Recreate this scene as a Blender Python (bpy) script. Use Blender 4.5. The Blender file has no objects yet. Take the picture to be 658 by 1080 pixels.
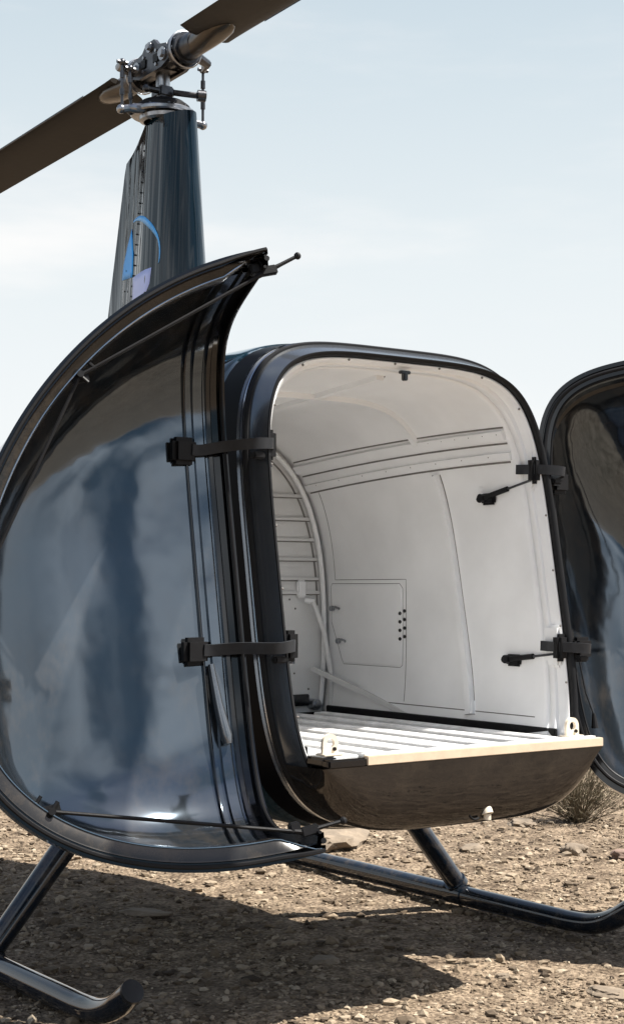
import bpy, bmesh, math, random
import numpy as np
from mathutils import Vector, Matrix, noise
random.seed(7); rng = np.random.default_rng(7)
R = math.radians
scene = bpy.context.scene
col = scene.collection

# ------------------------------------------------------------------ helpers
def tag(o, label=None, cat=None, group=None, kind=None):
    if label: o['label'] = label
    if cat: o['category'] = cat
    if group: o['group'] = group
    if kind: o['kind'] = kind
    return o

def empty(name, loc=(0, 0, 0)):
    o = bpy.data.objects.new(name, None); col.objects.link(o); o.location = loc
    o.empty_display_size = .2
    return o

class MB:
    """collects shapes, builds ONE mesh object"""
    def __init__(self): self.v = []; self.f = []; self.m = []; self.mi = 0
    def add(self, vs, fs):
        b = len(self.v)
        self.v += [tuple(float(c) for c in p) for p in vs]
        self.f += [tuple(b+i for i in f) for f in fs]
        self.m += [self.mi]*len(fs)
    def grid(self, rows, cu=False, cv=False, flip=False):
        nr, nc = len(rows), len(rows[0]); fs = []
        for i in range(nr if cu else nr-1):
            for j in range(nc if cv else nc-1):
                a, b = i*nc+j, i*nc+(j+1) % nc
                c, d = ((i+1) % nr)*nc+(j+1) % nc, ((i+1) % nr)*nc+j
                fs.append((a, d, c, b) if flip else (a, b, c, d))
        self.add([p for r in rows for p in r], fs)
    def box(self, c, s, rot=None, ch=0.0):
        c = Vector(c); M = rot if rot is not None else Matrix.Identity(3)
        bm = bmesh.new(); bmesh.ops.create_cube(bm, size=1)
        for v in bm.verts: v.co = Vector((v.co.x*s[0], v.co.y*s[1], v.co.z*s[2]))
        if ch > 0: bmesh.ops.bevel(bm, geom=bm.edges[:], offset=min(ch, min(s)*.45), segments=2, affect='EDGES')
        bm.verts.index_update()
        self.add([c + M @ v.co for v in bm.verts], [[v.index for v in f.verts] for f in bm.faces]); bm.free()
    def tube(self, path, r, seg=12, cap=True, closed=False, prof=None):
        P = [Vector(p) for p in path]; n = len(P)
        rr = r if isinstance(r, (list, tuple)) else [r]*n
        rows = []; up = None
        for i in range(n):
            if closed: t = P[(i+1) % n]-P[i-1]
            else: t = P[min(i+1, n-1)]-P[max(i-1, 0)]
            t.normalize()
            if up is None:
                up = Vector((0, 0, 1)) if abs(t.z) < .9 else Vector((0, 1, 0))
            u = up - t*up.dot(t)
            if u.length < 1e-6: u = Vector((1, 0, 0))
            u.normalize(); w = t.cross(u); up = u
            if prof: rows.append([P[i]+w*(a*rr[i])+u*(b*rr[i]) for a, b in prof])
            else: rows.append([P[i]+(u*math.cos(k*2*math.pi/seg)+w*math.sin(k*2*math.pi/seg))*rr[i] for k in range(seg)])
        self.grid(rows, cu=closed, cv=True)
        if cap and not closed:
            m = len(rows[0])
            self.add(rows[0], [tuple(range(m))[::-1]]); self.add(rows[-1], [tuple(range(m))])
    def cyl(self, a, b, r, seg=16, r2=None):
        self.tube([a, b], [r, r if r2 is None else r2], seg)
    def ball(self, c, r, seg=10, sc=(1, 1, 1)):
        rows = []
        for i in range(1, seg//2+2):
            ph = math.pi*(i-.5)/(seg//2+1)
            rows.append([(c[0]+sc[0]*r*math.sin(ph)*math.cos(2*math.pi*k/seg), c[1]+sc[1]*r*math.sin(ph)*math.sin(2*math.pi*k/seg), c[2]+sc[2]*r*math.cos(ph)) for k in range(seg)])
        self.grid(rows, cv=True, flip=True)
        self.add(rows[0], [tuple(range(seg))]); self.add(rows[-1], [tuple(range(seg))[::-1]])
    def build(self, name, mat, parent=None, smooth=True, angle=35, M=None, solid=0, off=1):
        me = bpy.data.meshes.new(name); me.from_pydata(self.v, [], self.f)
        mats = mat if isinstance(mat, (list, tuple)) else [mat]
        for m in mats: me.materials.append(m)
        if len(mats) > 1: me.polygons.foreach_set('material_index', self.m)
        bm = bmesh.new(); bm.from_mesh(me)
        bmesh.ops.remove_doubles(bm, verts=bm.verts, dist=2e-5)
        bmesh.ops.recalc_face_normals(bm, faces=bm.faces) if solid == 0 else None
        bm.to_mesh(me); bm.free(); me.update()
        if smooth:
            me.shade_smooth(); me.set_sharp_from_angle(angle=R(angle))
        o = bpy.data.objects.new(name, me); col.objects.link(o)
        if parent: o.parent = parent
        if M is not None: o.matrix_local = M
        if solid:
            md = o.modifiers.new('Solidify', 'SOLIDIFY'); md.thickness = abs(solid); md.offset = off
        return o

# ------------------------------------------------------------------ materials
def mat(name, base, rough=.5, metal=0, coat=0, nscale=0, namp=0, bump=0, bscale=50, spec=.5, rvar=0, coatr=.03, aniso=None):
    m = bpy.data.materials.new(name); m.use_nodes = True
    nt = m.node_tree; b = nt.nodes['Principled BSDF']
    b.inputs['Base Color'].default_value = (*base, 1); b.inputs['Roughness'].default_value = rough
    b.inputs['Metallic'].default_value = metal; b.inputs['Coat Weight'].default_value = coat
    b.inputs['Coat Roughness'].default_value = coatr; b.inputs['Specular IOR Level'].default_value = spec
    tc = nt.nodes.new('ShaderNodeTexCoord')
    if nscale:
        n = nt.nodes.new('ShaderNodeTexNoise'); n.inputs['Scale'].default_value = nscale; n.inputs['Detail'].default_value = 6
        nt.links.new(tc.outputs['Object'], n.inputs['Vector'])
        r = nt.nodes.new('ShaderNodeMapRange'); r.inputs[1].default_value = .3; r.inputs[2].default_value = .7
        r.inputs[3].default_value = 1-namp; r.inputs[4].default_value = 1+namp
        nt.links.new(n.outputs['Fac'], r.inputs[0])
        mx = nt.nodes.new('ShaderNodeVectorMath'); mx.operation = 'SCALE'; mx.inputs[0].default_value = base
        nt.links.new(r.outputs[0], mx.inputs['Scale']); nt.links.new(mx.outputs[0], b.inputs['Base Color'])
        if rvar:
            r2 = nt.nodes.new('ShaderNodeMapRange'); r2.inputs[1].default_value = .3; r2.inputs[2].default_value = .7
            r2.inputs[3].default_value = max(rough-rvar, 0.01); r2.inputs[4].default_value = rough+rvar
            nt.links.new(n.outputs['Fac'], r2.inputs[0]); nt.links.new(r2.outputs[0], b.inputs['Roughness'])
    if bump:
        n2 = nt.nodes.new('ShaderNodeTexNoise'); n2.inputs['Scale'].default_value = bscale; n2.inputs['Detail'].default_value = 3
        nt.links.new(tc.outputs['Object'], n2.inputs['Vector'])
        bp = nt.nodes.new('ShaderNodeBump'); bp.inputs['Strength'].default_value = 1; bp.inputs['Distance'].default_value = bump
        nt.links.new(n2.outputs['Fac'], bp.inputs['Height']); nt.links.new(bp.outputs[0], b.inputs['Normal'])
    return m

M = {}
M['skin'] = mat('navy gloss paint', (.006, .026, .042), .10, .25, .6, 3, .15, .0006, 6)
M['band'] = mat('black band paint', (.002, .002, .003), .4, 0, 0, 3, .15, spec=.06)
M['flange'] = mat('charcoal satin paint', (.045, .044, .043), .2, .75, .1, 5, .15, .0006, 8)
M['chin'] = mat('bronze black gloss paint', (.062, .058, .056), .045, .85, .12, 4, .12, .0022, 7)
M['door_in'] = mat('dark metallic door lining', (.096, .119, .146), .09, .88, .12, 2.2, .12, .010, 2.2, rvar=.03)
M['black'] = mat('black gloss paint', (.004, .0045, .006), .12, 0, .25, 4, .2)
M['dgrey'] = mat('dark grey anodised metal', (.022, .024, .028), .4, .2, 0, 20, .2, .0003, 200, spec=.3)
M['rubber'] = mat('black rubber', (.008, .008, .009), .5, 0, 0, 20, .2, .0004, 150, spec=.22)
M['rim'] = mat('blue grey frame paint', (.17, .185, .205), .24, .8, .3, 4, .1)
M['white'] = mat('white lining paint', (.80, .805, .81), .42, 0, .12, 3, .08, .0007, 9, rvar=.06)
M['white2'] = mat('white bulkhead paint', (.62, .62, .615), .45, 0, .1, 5, .07, .0005, 14)
M['seam'] = mat('grey sealant', (.16, .15, .14), .7, 0, 0, 30, .2)
M['alu'] = mat('bright aluminium rail', (.85, .85, .85), .4, .1, 0, 14, .12)
M['deck'] = mat('dark deck panel', (.02, .021, .023), .3, .3, .2, 8, .2)
M['beige'] = mat('beige board edge', (.62, .50, .37), .5, 0, .1, 12, .08)
M['steel'] = mat('machined steel', (.34, .35, .37), .28, .95, 0, 40, .2, .0004, 90)
M['steeld'] = mat('dark oiled steel', (.09, .092, .10), .32, .92, 0, 40, .25, .0005, 80)
M['blade'] = mat('dark blade paint', (.016, .013, .010), .5, 0, 0, 5, .25, .0004, 30, spec=.15)
M['gold'] = mat('bronze root paint', (.075, .062, .048), .3, .6, .3, 12, .25)
M['chrome'] = mat('polished trim', (.5, .52, .55), .15, 1, 0, 10, .1)
M['strut'] = mat('gloss blue black tube paint', (.006, .012, .022), .10, .15, .5, 6, .2, .0004, 8)
M['logo1'] = mat('azure decal', (.01, .36, .95), .4, 0, 0, 8, .05)
M['logo2'] = mat('lavender decal', (.50, .58, .95), .4, 0, 0, 8, .05)
M['logo3'] = mat('pale blue decal', (.10, .45, .95), .4, 0, 0, 8, .05)
M['lamp'] = mat('white plastic', (.8, .8, .8), .35, 0, .2, 10, .03)
M['ring'] = mat('cream painted ring', (.72, .64, .52), .4, 0, .2, 20, .06)
M['rock'] = mat('desert rock', (.185, .145, .105), .9, 0, 0, 9, .3, .01, 25)
M['rockp'] = mat('reddish rock', (.19, .13, .10), .9, 0, 0, 9, .25, .008, 25)
M['twig'] = mat('dry twigs', (.12, .095, .06), .85, 0, 0, 30, .35)
M['leaf'] = mat('dusty sage leaves', (.12, .115, .065), .8, 0, 0, 20, .4)
M['hill'] = mat('bare desert hills', (.20, .155, .12), .95, 0, 0, .02, .3)

def streak_bump(m, sc, dist):
    nt = m.node_tree; n = next(x for x in nt.nodes if x.type == 'TEX_NOISE' and x.outputs['Fac'].links and x.outputs['Fac'].links[0].to_node.type == 'BUMP')
    mp = nt.nodes.new('ShaderNodeMapping'); mp.inputs['Scale'].default_value = sc
    tc = next(x for x in nt.nodes if x.type == 'TEX_COORD'); nt.links.new(tc.outputs['Object'], mp.inputs[0]); nt.links.new(mp.outputs[0], n.inputs['Vector'])
M['fair'] = mat('navy fairing paint', (.006, .016, .026), .04, .12, .12, 3, .15, .030, 1.0, spec=.4)
streak_bump(M['fair'], (5, 8, .2), 0)
def dusty(m, amount, sc, colr=(.30, .23, .16)):
    nt = m.node_tree; b = nt.nodes['Principled BSDF']; L = nt.links
    tc = next(x for x in nt.nodes if x.type == 'TEX_COORD')
    n = nt.nodes.new('ShaderNodeTexNoise'); n.inputs['Scale'].default_value = sc; n.inputs['Detail'].default_value = 10; n.inputs['Roughness'].default_value = .75
    L.new(tc.outputs['Object'], n.inputs['Vector'])
    mr = nt.nodes.new('ShaderNodeMapRange'); mr.inputs[1].default_value = .48; mr.inputs[2].default_value = .78; mr.inputs[4].default_value = amount; L.new(n.outputs['Fac'], mr.inputs[0])
    d = nt.nodes.new('ShaderNodeBsdfDiffuse'); d.inputs[0].default_value = (*colr, 1)
    mx = nt.nodes.new('ShaderNodeMixShader'); L.new(mr.outputs[0], mx.inputs[0]); L.new(b.outputs[0], mx.inputs[1]); L.new(d.outputs[0], mx.inputs[2])
    L.new(mx.outputs[0], nt.nodes['Material Output'].inputs['Surface'])
dusty(M['strut'], .25, 14); dusty(M['door_in'], .10, 6); dusty(M['chin'], .07, 7); dusty(M['flange'], .15, 12); dusty(M['blade'], .2, 5, (.03, .025, .02)); dusty(M['dgrey'], .04, 30, (.2, .17, .13))
dusty(M['alu'], .30, 11, (.42, .36, .28)); dusty(M['beige'], .35, 14, (.30, .24, .18)); dusty(M['white'], .07, 2.5, (.48, .44, .38)); dusty(M['white2'], .15, 4, (.40, .37, .33))
# gravel: colour varies per pebble through position noise
def ground_mat():
    m = bpy.data.materials.new('desert gravel ground'); m.use_nodes = True
    nt = m.node_tree; L = nt.links; b = nt.nodes['Principled BSDF']; b.inputs['Roughness'].default_value = .95
    b.inputs['Specular IOR Level'].default_value = .15
    tc = nt.nodes.new('ShaderNodeTexCoord')
    def nz(s, d=6):
        n = nt.nodes.new('ShaderNodeTexNoise'); n.inputs['Scale'].default_value = s; n.inputs['Detail'].default_value = d
        L.new(tc.outputs['Object'], n.inputs['Vector']); return n
    big, mid, fine = nz(.7), nz(7), nz(60, 8)
    vor = nt.nodes.new('ShaderNodeTexVoronoi'); vor.inputs['Scale'].default_value = 42; vor.inputs['Randomness'].default_value = 1
    L.new(tc.outputs['Object'], vor.inputs['Vector'])
    r = nt.nodes.new('ShaderNodeValToRGB'); e = r.color_ramp.elements
    e[0].position = .3; e[0].color = (.112, .086, .062, 1); e[1].position = .7; e[1].color = (.325, .265, .20, 1)
    L.new(mid.outputs['Fac'], r.inputs[0])
    r2 = nt.nodes.new('ShaderNodeValToRGB'); e = r2.color_ramp.elements
    e[0].position = .38; e[0].color = (.45, .42, .40, 1); e[1].position = .62; e[1].color = (1.25, 1.22, 1.2, 1)
    L.new(fine.outputs['Fac'], r2.inputs[0])
    mx = nt.nodes.new('ShaderNodeMix'); mx.data_type = 'RGBA'; mx.blend_type = 'MULTIPLY'; mx.inputs[0].default_value = .85
    L.new(r.outputs[0], mx.inputs[6]); L.new(r2.outputs[0], mx.inputs[7])
    hs = nt.nodes.new('ShaderNodeMix'); hs.data_type = 'RGBA'; hs.blend_type = 'MULTIPLY'; hs.inputs[0].default_value = .5
    rv = nt.nodes.new('ShaderNodeSeparateColor'); L.new(vor.outputs['Color'], rv.inputs[0])
    r3 = nt.nodes.new('ShaderNodeValToRGB'); e = r3.color_ramp.elements
    e[0].color = (.45, .38, .33, 1); e[1].color = (1.3, 1.25, 1.15, 1)
    L.new(rv.outputs[0], r3.inputs[0]); L.new(mx.outputs[2], hs.inputs[6]); L.new(r3.outputs[0], hs.inputs[7])
    hb = nt.nodes.new('ShaderNodeMapRange'); hb.inputs[1].default_value = .35; hb.inputs[2].default_value = .65; hb.inputs[3].default_value = .85; hb.inputs[4].default_value = 1.12
    L.new(big.outputs['Fac'], hb.inputs[0])
    sc = nt.nodes.new('ShaderNodeVectorMath'); sc.operation = 'SCALE'; L.new(hs.outputs[2], sc.inputs[0]); L.new(hb.outputs[0], sc.inputs['Scale'])
    L.new(sc.outputs[0], b.inputs['Base Color'])
    b1 = nt.nodes.new('ShaderNodeBump'); b1.inputs['Distance'].default_value = .014; b1.inputs['Strength'].default_value = .8
    inv = nt.nodes.new('ShaderNodeMath'); inv.operation = 'SUBTRACT'; inv.inputs[0].default_value = 1; L.new(vor.outputs['Distance'], inv.inputs[1])
    L.new(inv.outputs[0], b1.inputs['Height'])
    b2 = nt.nodes.new('ShaderNodeBump'); b2.inputs['Distance'].default_value = .02; b2.inputs['Strength'].default_value = .9
    L.new(fine.outputs['Fac'], b2.inputs['Height']); L.new(b1.outputs[0], b2.inputs['Normal']); L.new(b2.outputs[0], b.inputs['Normal'])
    return m
def gravel_mat():
    m = bpy.data.materials.new('gravel stones'); m.use_nodes = True
    nt = m.node_tree; L = nt.links; b = nt.nodes['Principled BSDF']; b.inputs['Roughness'].default_value = .9
    b.inputs['Specular IOR Level'].default_value = .2
    g = nt.nodes.new('ShaderNodeNewGeometry')
    r = nt.nodes.new('ShaderNodeValToRGB'); e = r.color_ramp.elements
    e[0].color = (.055, .041, .03, 1); e[1].color = (.37, .305, .228, 1)
    x = e.new(.35); x.color = (.18, .137, .095, 1); x = e.new(.7); x.color = (.26, .205, .146, 1)
    L.new(g.outputs['Random Per Island'], r.inputs[0])
    tc = nt.nodes.new('ShaderNodeTexCoord'); n = nt.nodes.new('ShaderNodeTexNoise'); n.inputs['Scale'].default_value = 90
    L.new(tc.outputs['Object'], n.inputs['Vector'])
    mr = nt.nodes.new('ShaderNodeMapRange'); mr.inputs[3].default_value = .6; mr.inputs[4].default_value = 1.35; L.new(n.outputs['Fac'], mr.inputs[0])
    s = nt.nodes.new('ShaderNodeVectorMath'); s.operation = 'SCALE'; L.new(r.outputs[0], s.inputs[0]); L.new(mr.outputs[0], s.inputs['Scale'])
    L.new(s.outputs[0], b.inputs['Base Color'])
    return m
M['ground'] = ground_mat(); M['gravel'] = gravel_mat()

# ------------------------------------------------------------------ ground
def gz(x, y):
    r = math.hypot(x-1, y-1)
    h = .016*noise.noise(Vector((x*1.7, y*1.7, 0)))+.008*noise.noise(Vector((x*6, y*6, 3)))
    if r > 12: h += min((r-12)/60, 1)*.5*noise.noise(Vector((x*.03, y*.03, 5)))
    return h - .012
def ground():
    n = 420; u = np.linspace(-1, 1, n)
    c = np.sinh(u*7.2)/math.sinh(7.2)*1500
    vs = [(1+a, 2+b, gz(1+a, 2+b)+(.007*noise.noise(Vector((a*22, b*22, 9))) if abs(a) < 9 and abs(b) < 9 else 0)) for b in c for a in c]
    fs = [(j*n+i, j*n+i+1, (j+1)*n+i+1, (j+1)*n+i) for j in range(n-1) for i in range(n-1)]
    me = bpy.data.meshes.new('ground'); me.from_pydata(vs, [], fs); me.materials.append(M['ground']); me.shade_smooth()
    o = bpy.data.objects.new('ground', me); col.objects.link(o); tag(o, kind='structure')
ground()

def ico(sub):
    bm = bmesh.new(); bmesh.ops.create_icosphere(bm, subdivisions=sub, radius=1)
    v = np.array([x.co[:] for x in bm.verts]); f = np.array([[q.index for q in p.verts] for p in bm.faces]); bm.free(); return v, f
def gravel():
    v0, f0 = ico(1); V = []; F = []; b = 0
    def put(x, y, s):
        nonlocal b
        sh = v0*(1+.28*rng.standard_normal((len(v0), 1)).clip(-1.3, 1.3))
        sh = sh*np.array([s*rng.uniform(.7, 1.3), s*rng.uniform(.7, 1.3), s*rng.uniform(.4, .8)])
        a = rng.uniform(0, 6.28); c, t = math.cos(a), math.sin(a)
        sh = np.stack([sh[:, 0]*c-sh[:, 1]*t, sh[:, 0]*t+sh[:, 1]*c, sh[:, 2]], 1)
        V.append(sh+np.array([x, y, gz(x, y)+s*.18])); F.append(f0+b); b += len(v0)
    cam = (-3.47, -5.22); yaw = R(35.6)
    for i in range(38000):
        d = 3.8*math.exp(rng.uniform(0, 1)*math.log(16/3.8)); a = rng.uniform(-.25, .25)
        x = cam[0]+d*math.sin(yaw+a); y = cam[1]+d*math.cos(yaw+a)
        s = .0033*math.exp(abs(rng.standard_normal())*.66)*(d/5)**.5
        if noise.noise(Vector((x*1.3, y*1.3, 7))) < -.12 and s < .012 and rng.uniform() < .75: continue
        put(x, y, min(s, .026))
    for i in range(9000):
        x, y = rng.normal(0, 4), rng.normal(0, 4)
        put(x, y, min(.008*math.exp(abs(rng.standard_normal())*.6), .03))
    V = np.vstack(V); F = np.vstack(F)
    me = bpy.data.meshes.new('gravel'); me.from_pydata(V.tolist(), [], F.tolist()); me.materials.append(M['gravel'])
    o = bpy.data.objects.new('gravel', me); col.objects.link(o)
    tag(o, 'loose tan desert gravel scattered over the ground', 'gravel', kind='stuff')
gravel()

def rock(x, y, s, label, m='rock', seed=0, z=0.0):
    bm = bmesh.new(); bmesh.ops.create_icosphere(bm, subdivisions=4, radius=1)
    for v in bm.verts:
        p = v.co*1.3+Vector((seed*7.1, 0, 0))
        k = 1+.35*noise.noise(p)+.16*noise.noise(p*2.7)+.06*noise.noise(p*7)
        v.co = Vector((v.co.x*s[0]*k, v.co.y*s[1]*k, v.co.z*s[2]*k))
        q = max(min(v.co.z, s[2]*.72), -s[2]*.3); v.co.z = q+.15*(v.co.z-q)
    me = bpy.data.meshes.new('rock'); bm.to_mesh(me); bm.free(); me.shade_smooth(); me.set_sharp_from_angle(angle=R(40)); me.materials.append(M[m])
    o = bpy.data.objects.new('rock', me); col.objects.link(o); o.location = (x, y, gz(x, y)+s[2]*.22+z); o.rotation_euler = (0, 0, seed*1.3)
    tag(o, label, 'rock', 'rocks lying on the gravel')
rock(2.52, .76, (.085, .07, .05), 'small brown rock below the dry bush at the right', seed=1)
rock(2.66, .46, (.13, .08, .045), 'reddish low rock near the right picture edge beside the raised skid toe', 'rockp', 2)
rock(1.62, 1.72, (.30, .19, .085), 'broad flat grey brown boulder behind the foot of the open starboard door', seed=3)
rock(-.10, .70, (.11, .06, .02), 'dark flat stone in the shadow below the open starboard door', seed=4)
rock(.03, -.42, (.07, .05, .018), 'flat stone at mid shadow in front of the belly', seed=5)
rock(.56, -1.36, (.085, .05, .018), 'pale flat stone lying in sun at bottom right corner', seed=6)
rock(.42, -.98, (.028, .02, .012), 'tiny brown stone just outside the tip of the nose shadow', seed=7)
rock(2.95, 1.62, (.12, .08, .035), 'tan stone left of the dry bush under the chin', seed=8)
rock(.48, 2.95, (.06, .05, .03), 'reddish stone beside the starboard strut behind the door', 'rockp', 9)
rock(2.15, 1.15, (.09, .06, .03), 'tan stone in sun just behind the port skid strut', seed=10)
rock(-.25, 2.5, (.08, .05, .03), 'tan stone at the left edge beyond the shadow', seed=11)

def bush(x, y, h, w, n, label, seed):
    rnd = random.Random(seed); root = empty('desert_bush', (x, y, gz(x, y)))
    tag(root, label, 'bush', 'dry desert bushes')
    st = MB(); lv = MB()
    for i in range(n):
        a = rnd.uniform(0, 6.283); lean = rnd.uniform(.1, 1.15); L = h*rnd.uniform(.6, 1.1)
        d = Vector((math.cos(a)*math.sin(lean)*w/h, math.sin(a)*math.sin(lean)*w/h, math.cos(lean))).normalized()
        p = Vector((rnd.gauss(0, .02), rnd.gauss(0, .02), -.01)); pts = [p.copy()]
        for k in range(4):
            d = (d+Vector((rnd.gauss(0, .14), rnd.gauss(0, .14), rnd.gauss(.03, .1)))).normalized(); p = p+d*L/4; pts.append(p.copy())
            for q in range(3 if k else 0):
                e = (d+Vector((rnd.gauss(0, .5), rnd.gauss(0, .5), rnd.gauss(.1, .4)))).normalized()
                l2 = L*rnd.uniform(.12, .3); st.tube([p, p+e*l2], [.0014, .0006], 3, cap=False)
                for s in range(3):
                    c = p+e*l2*rnd.uniform(.3, 1.05); u = Vector((rnd.gauss(0, 1), rnd.gauss(0, 1), rnd.gauss(0, 1))).normalized(); w2 = u.cross(e).normalized()
                    z = rnd.uniform(.004, .009)
                    lv.add([c-w2*z*.35, c+e*z, c+w2*z*.35, c-e*z], [(0, 1, 2, 3)])
        st.tube(pts, [.003, .0024, .002, .0014, .0007], 4, cap=False)
    st.build('stems', M['twig'], root, smooth=False); lv.build('leaves', M['leaf'], root, smooth=False)
bush(3.36, 1.55, .42, .42, 170, 'dry twiggy bush beneath the open port door', 1)
bush(3.05, .62, .22, .22, 60, 'low sage tuft at the right picture edge above the skid toe', 2)
bush(4.6, 4.2, .45, .4, 60, 'dry bush farther back behind the port door', 3)

# far hills all round the plain
def hills():
    rows = []; n = 360
    for r, k in ((900, 0), (1000, .5), (1120, 1), (1300, 1.1)):
        row = []
        for i in range(n):
            a = 2*math.pi*i/n
            h = 26+30*noise.fractal(Vector((math.cos(a)*3, math.sin(a)*3, 2)), .8, 2.2, 5)
            row.append((r*math.cos(a), r*math.sin(a), -3+max(h, 4)*k*(1+.12*noise.noise(Vector((a*30, r, 0))))))
        rows.append(row)
    m = MB(); m.grid(rows, cv=True); o = m.build('hills', M['hill'], smooth=True, angle=60); tag(o, kind='structure')
hills()

# ------------------------------------------------------------------ helicopter
heli = empty('helicopter', (0, 0, 0))
tag(heli, 'dark glossy helicopter with open clamshell nose doors and white cargo bay', 'helicopter')
K = .17
def yp(z): return -1.17+K*(z-.88)
def sec(hw, zb, zt, n, m, half=False, a0=0.0, a1=2*math.pi):
    f = np.linspace(a0, math.pi if half else a1, 3000); s, c = np.sin(f), np.cos(f)
    zc, hh = (zt+zb)/2, (zt-zb)/2
    x = -hw*np.sign(s)*np.abs(s)**(2/n); z = zc+hh*np.sign(c)*np.abs(c)**(2/n)
    Ls = np.r_[0, np.cumsum(np.hypot(np.diff(x), np.diff(z)))]
    u = np.linspace(0, Ls[-1], m) if half else np.linspace(0, Ls[-1], m+1)[:-1]
    return np.stack([np.interp(u, Ls, x), np.interp(u, Ls, z)], 1)
def inset(P, d, closed=True):
    """offset the 2D outline towards its inside"""
    if closed: t = np.roll(P, -1, 0)-np.roll(P, 1, 0)
    else: t = np.gradient(P, axis=0)
    t /= np.linalg.norm(t, axis=1)[:, None]+1e-12
    nrm = np.stack([-t[:, 1], t[:, 0]], 1)
    c = P.mean(0) if closed else np.array([0, P[:, 1].mean()])
    if np.sum((nrm*(c-P)).sum(1)) < 0: nrm = -nrm
    return P+nrm*d

# --- cabin skin and tail boom
def fuselage():
    st = [  # rake weight, y offset, hw, zb, zt, n
        (1, .115, .682, .598, 2.252, 4.4), (.95, .25, .706, .578, 2.262, 4.1), (.75, -.72, .735, .560, 2.272, 3.8), (.3, -.1, .755, .55, 2.28, 3.5),
        (0, .7, .75, .55, 2.28, 3.4), (0, 1.25, .68, .60, 2.17, 3.2), (0, 1.8, .5, .80, 2.01, 2.8), (0, 2.5, .3, 1.22, 1.88, 2.4), (0, 3.3, .17, 1.52, 1.84, 2.1),
        (0, 4.6, .125, 1.58, 1.85, 2), (0, 6.0, .09, 1.74, 1.92, 2), (0, 6.9, .06, 1.80, 1.92, 2)]
    rows = []
    for i, (w, y, hw, zb, zt, n) in enumerate(st):
        P = sec(hw, zb, zt, n, 120)
        if i < 2: rows.append([(x, yp(z)+y, z) for x, z in P])
        else: rows.append([(x, y+w*K*(z-1.42), z) for x, z in P])
    # smooth interpolation between stations
    A = np.array(rows); t = np.arange(len(A)); out = []
    for i in range(len(A)-1):
        p0, p1, p2, p3 = A[max(i-1, 0)], A[i], A[i+1], A[min(i+2, len(A)-1)]
        for k in range(6):
            s = k/6; out.append(.5*((2*p1)+(-p0+p2)*s+(2*p0-5*p1+4*p2-p3)*s*s+(-p0+3*p1-3*p2+p3)*s**3))
    out.append(A[-1])
    m = MB(); m.mi = 1; m.grid([r.tolist() for r in out[:6]], cv=True); m.mi = 0; m.grid([r.tolist() for r in out[5:]], cv=True)
    m.add(out[-1].tolist(), [tuple(range(120))])
    m.build('fuselage_skin', [M['skin'], M['band']], heli, angle=50)
fuselage()

P0 = sec(.682, .598, 2.252, 4.4, 240)
def ring3(u, v): return [(x, yp(z)+v, z) for x, z in inset(P0, u)]
m = MB(); m.grid([ring3(u, v) for u, v in ((0, .12), (.010, .112), (.013, .068), (.046, -.002))], cv=True)
rim = m.build('door_frame', M['rim'], heli, angle=22)
m = MB(); m.grid([ring3(u, v) for u, v in ((.0455, -.001), (.047, -.006), (.055, -.004), (.061, .004), (.063, .012), (.063, .030))], cv=True); m.build('edge_seal', M['rubber'], rim, angle=60)
m = MB(); m.tube(ring3(.012, .070), .008, 6, closed=True); m.tube(ring3(.0105, .078), .008, 6, closed=True); m.build('frame_seal', M['rubber'], rim)
m = MB(); m.tube(ring3(.006, .092), .0045, 6, closed=True); m.build('trim_strip', M['chrome'], rim)

# --- cargo bay lining
YB = .35
def bay(f, m=140):
    hw = .592+.006*f; n = 4.2+(2.55-4.2)*f; zt = 2.165+(2.07-2.165)*f; zc = 1.42+(1.20-1.42)*f; zb = 2*zc-zt
    P = sec(hw, zb, zt, n, 400)
    P = P[P[:, 1] >= .84]
    s = np.argsort(np.arctan2(P[:, 0], P[:, 1]-1.3)); P = P[s]
    L_ = np.r_[0, np.cumsum(np.hypot(*np.diff(P, axis=0).T))]; u = np.linspace(0, L_[-1], m)
    P = np.stack([np.interp(u, L_, P[:, 0]), np.interp(u, L_, P[:, 1])], 1)
    return P
def bayx(y, z):
    f = min(max((y-(yp(z)+.085))/(YB-(yp(z)+.085)), 0), 1)
    hw = .592+.006*f; n = 4.2+(2.55-4.2)*f; zt = 2.165+(2.07-2.165)*f; zc = 1.42+(1.20-1.42)*f
    return hw*max(1-abs((z-zc)/(zt-zc))**n, 0)**(1/n)
def baytop(y, x):
    z = 2.0
    f = min(max((y-(yp(z)+.085))/(YB-(yp(z)+.085)), 0), 1)
    hw = .592+.006*f; n = 4.2+(2.55-4.2)*f; zt = 2.165+(2.07-2.165)*f; zc = 1.42+(1.20-1.42)*f
    return zc+(zt-zc)*max(1-abs(x/hw)**n, 0)**(1/n)
def bayrow(f): return [(x, (1-f)*(yp(z)+.085)+f*YB, z) for x, z in bay(f)]
m = MB(); m.grid([bayrow(f) for f in np.linspace(0, 1, 40)])
lining = m.build('bay_lining', M['white'], heli, angle=50, solid=.006, off=0)
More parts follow.
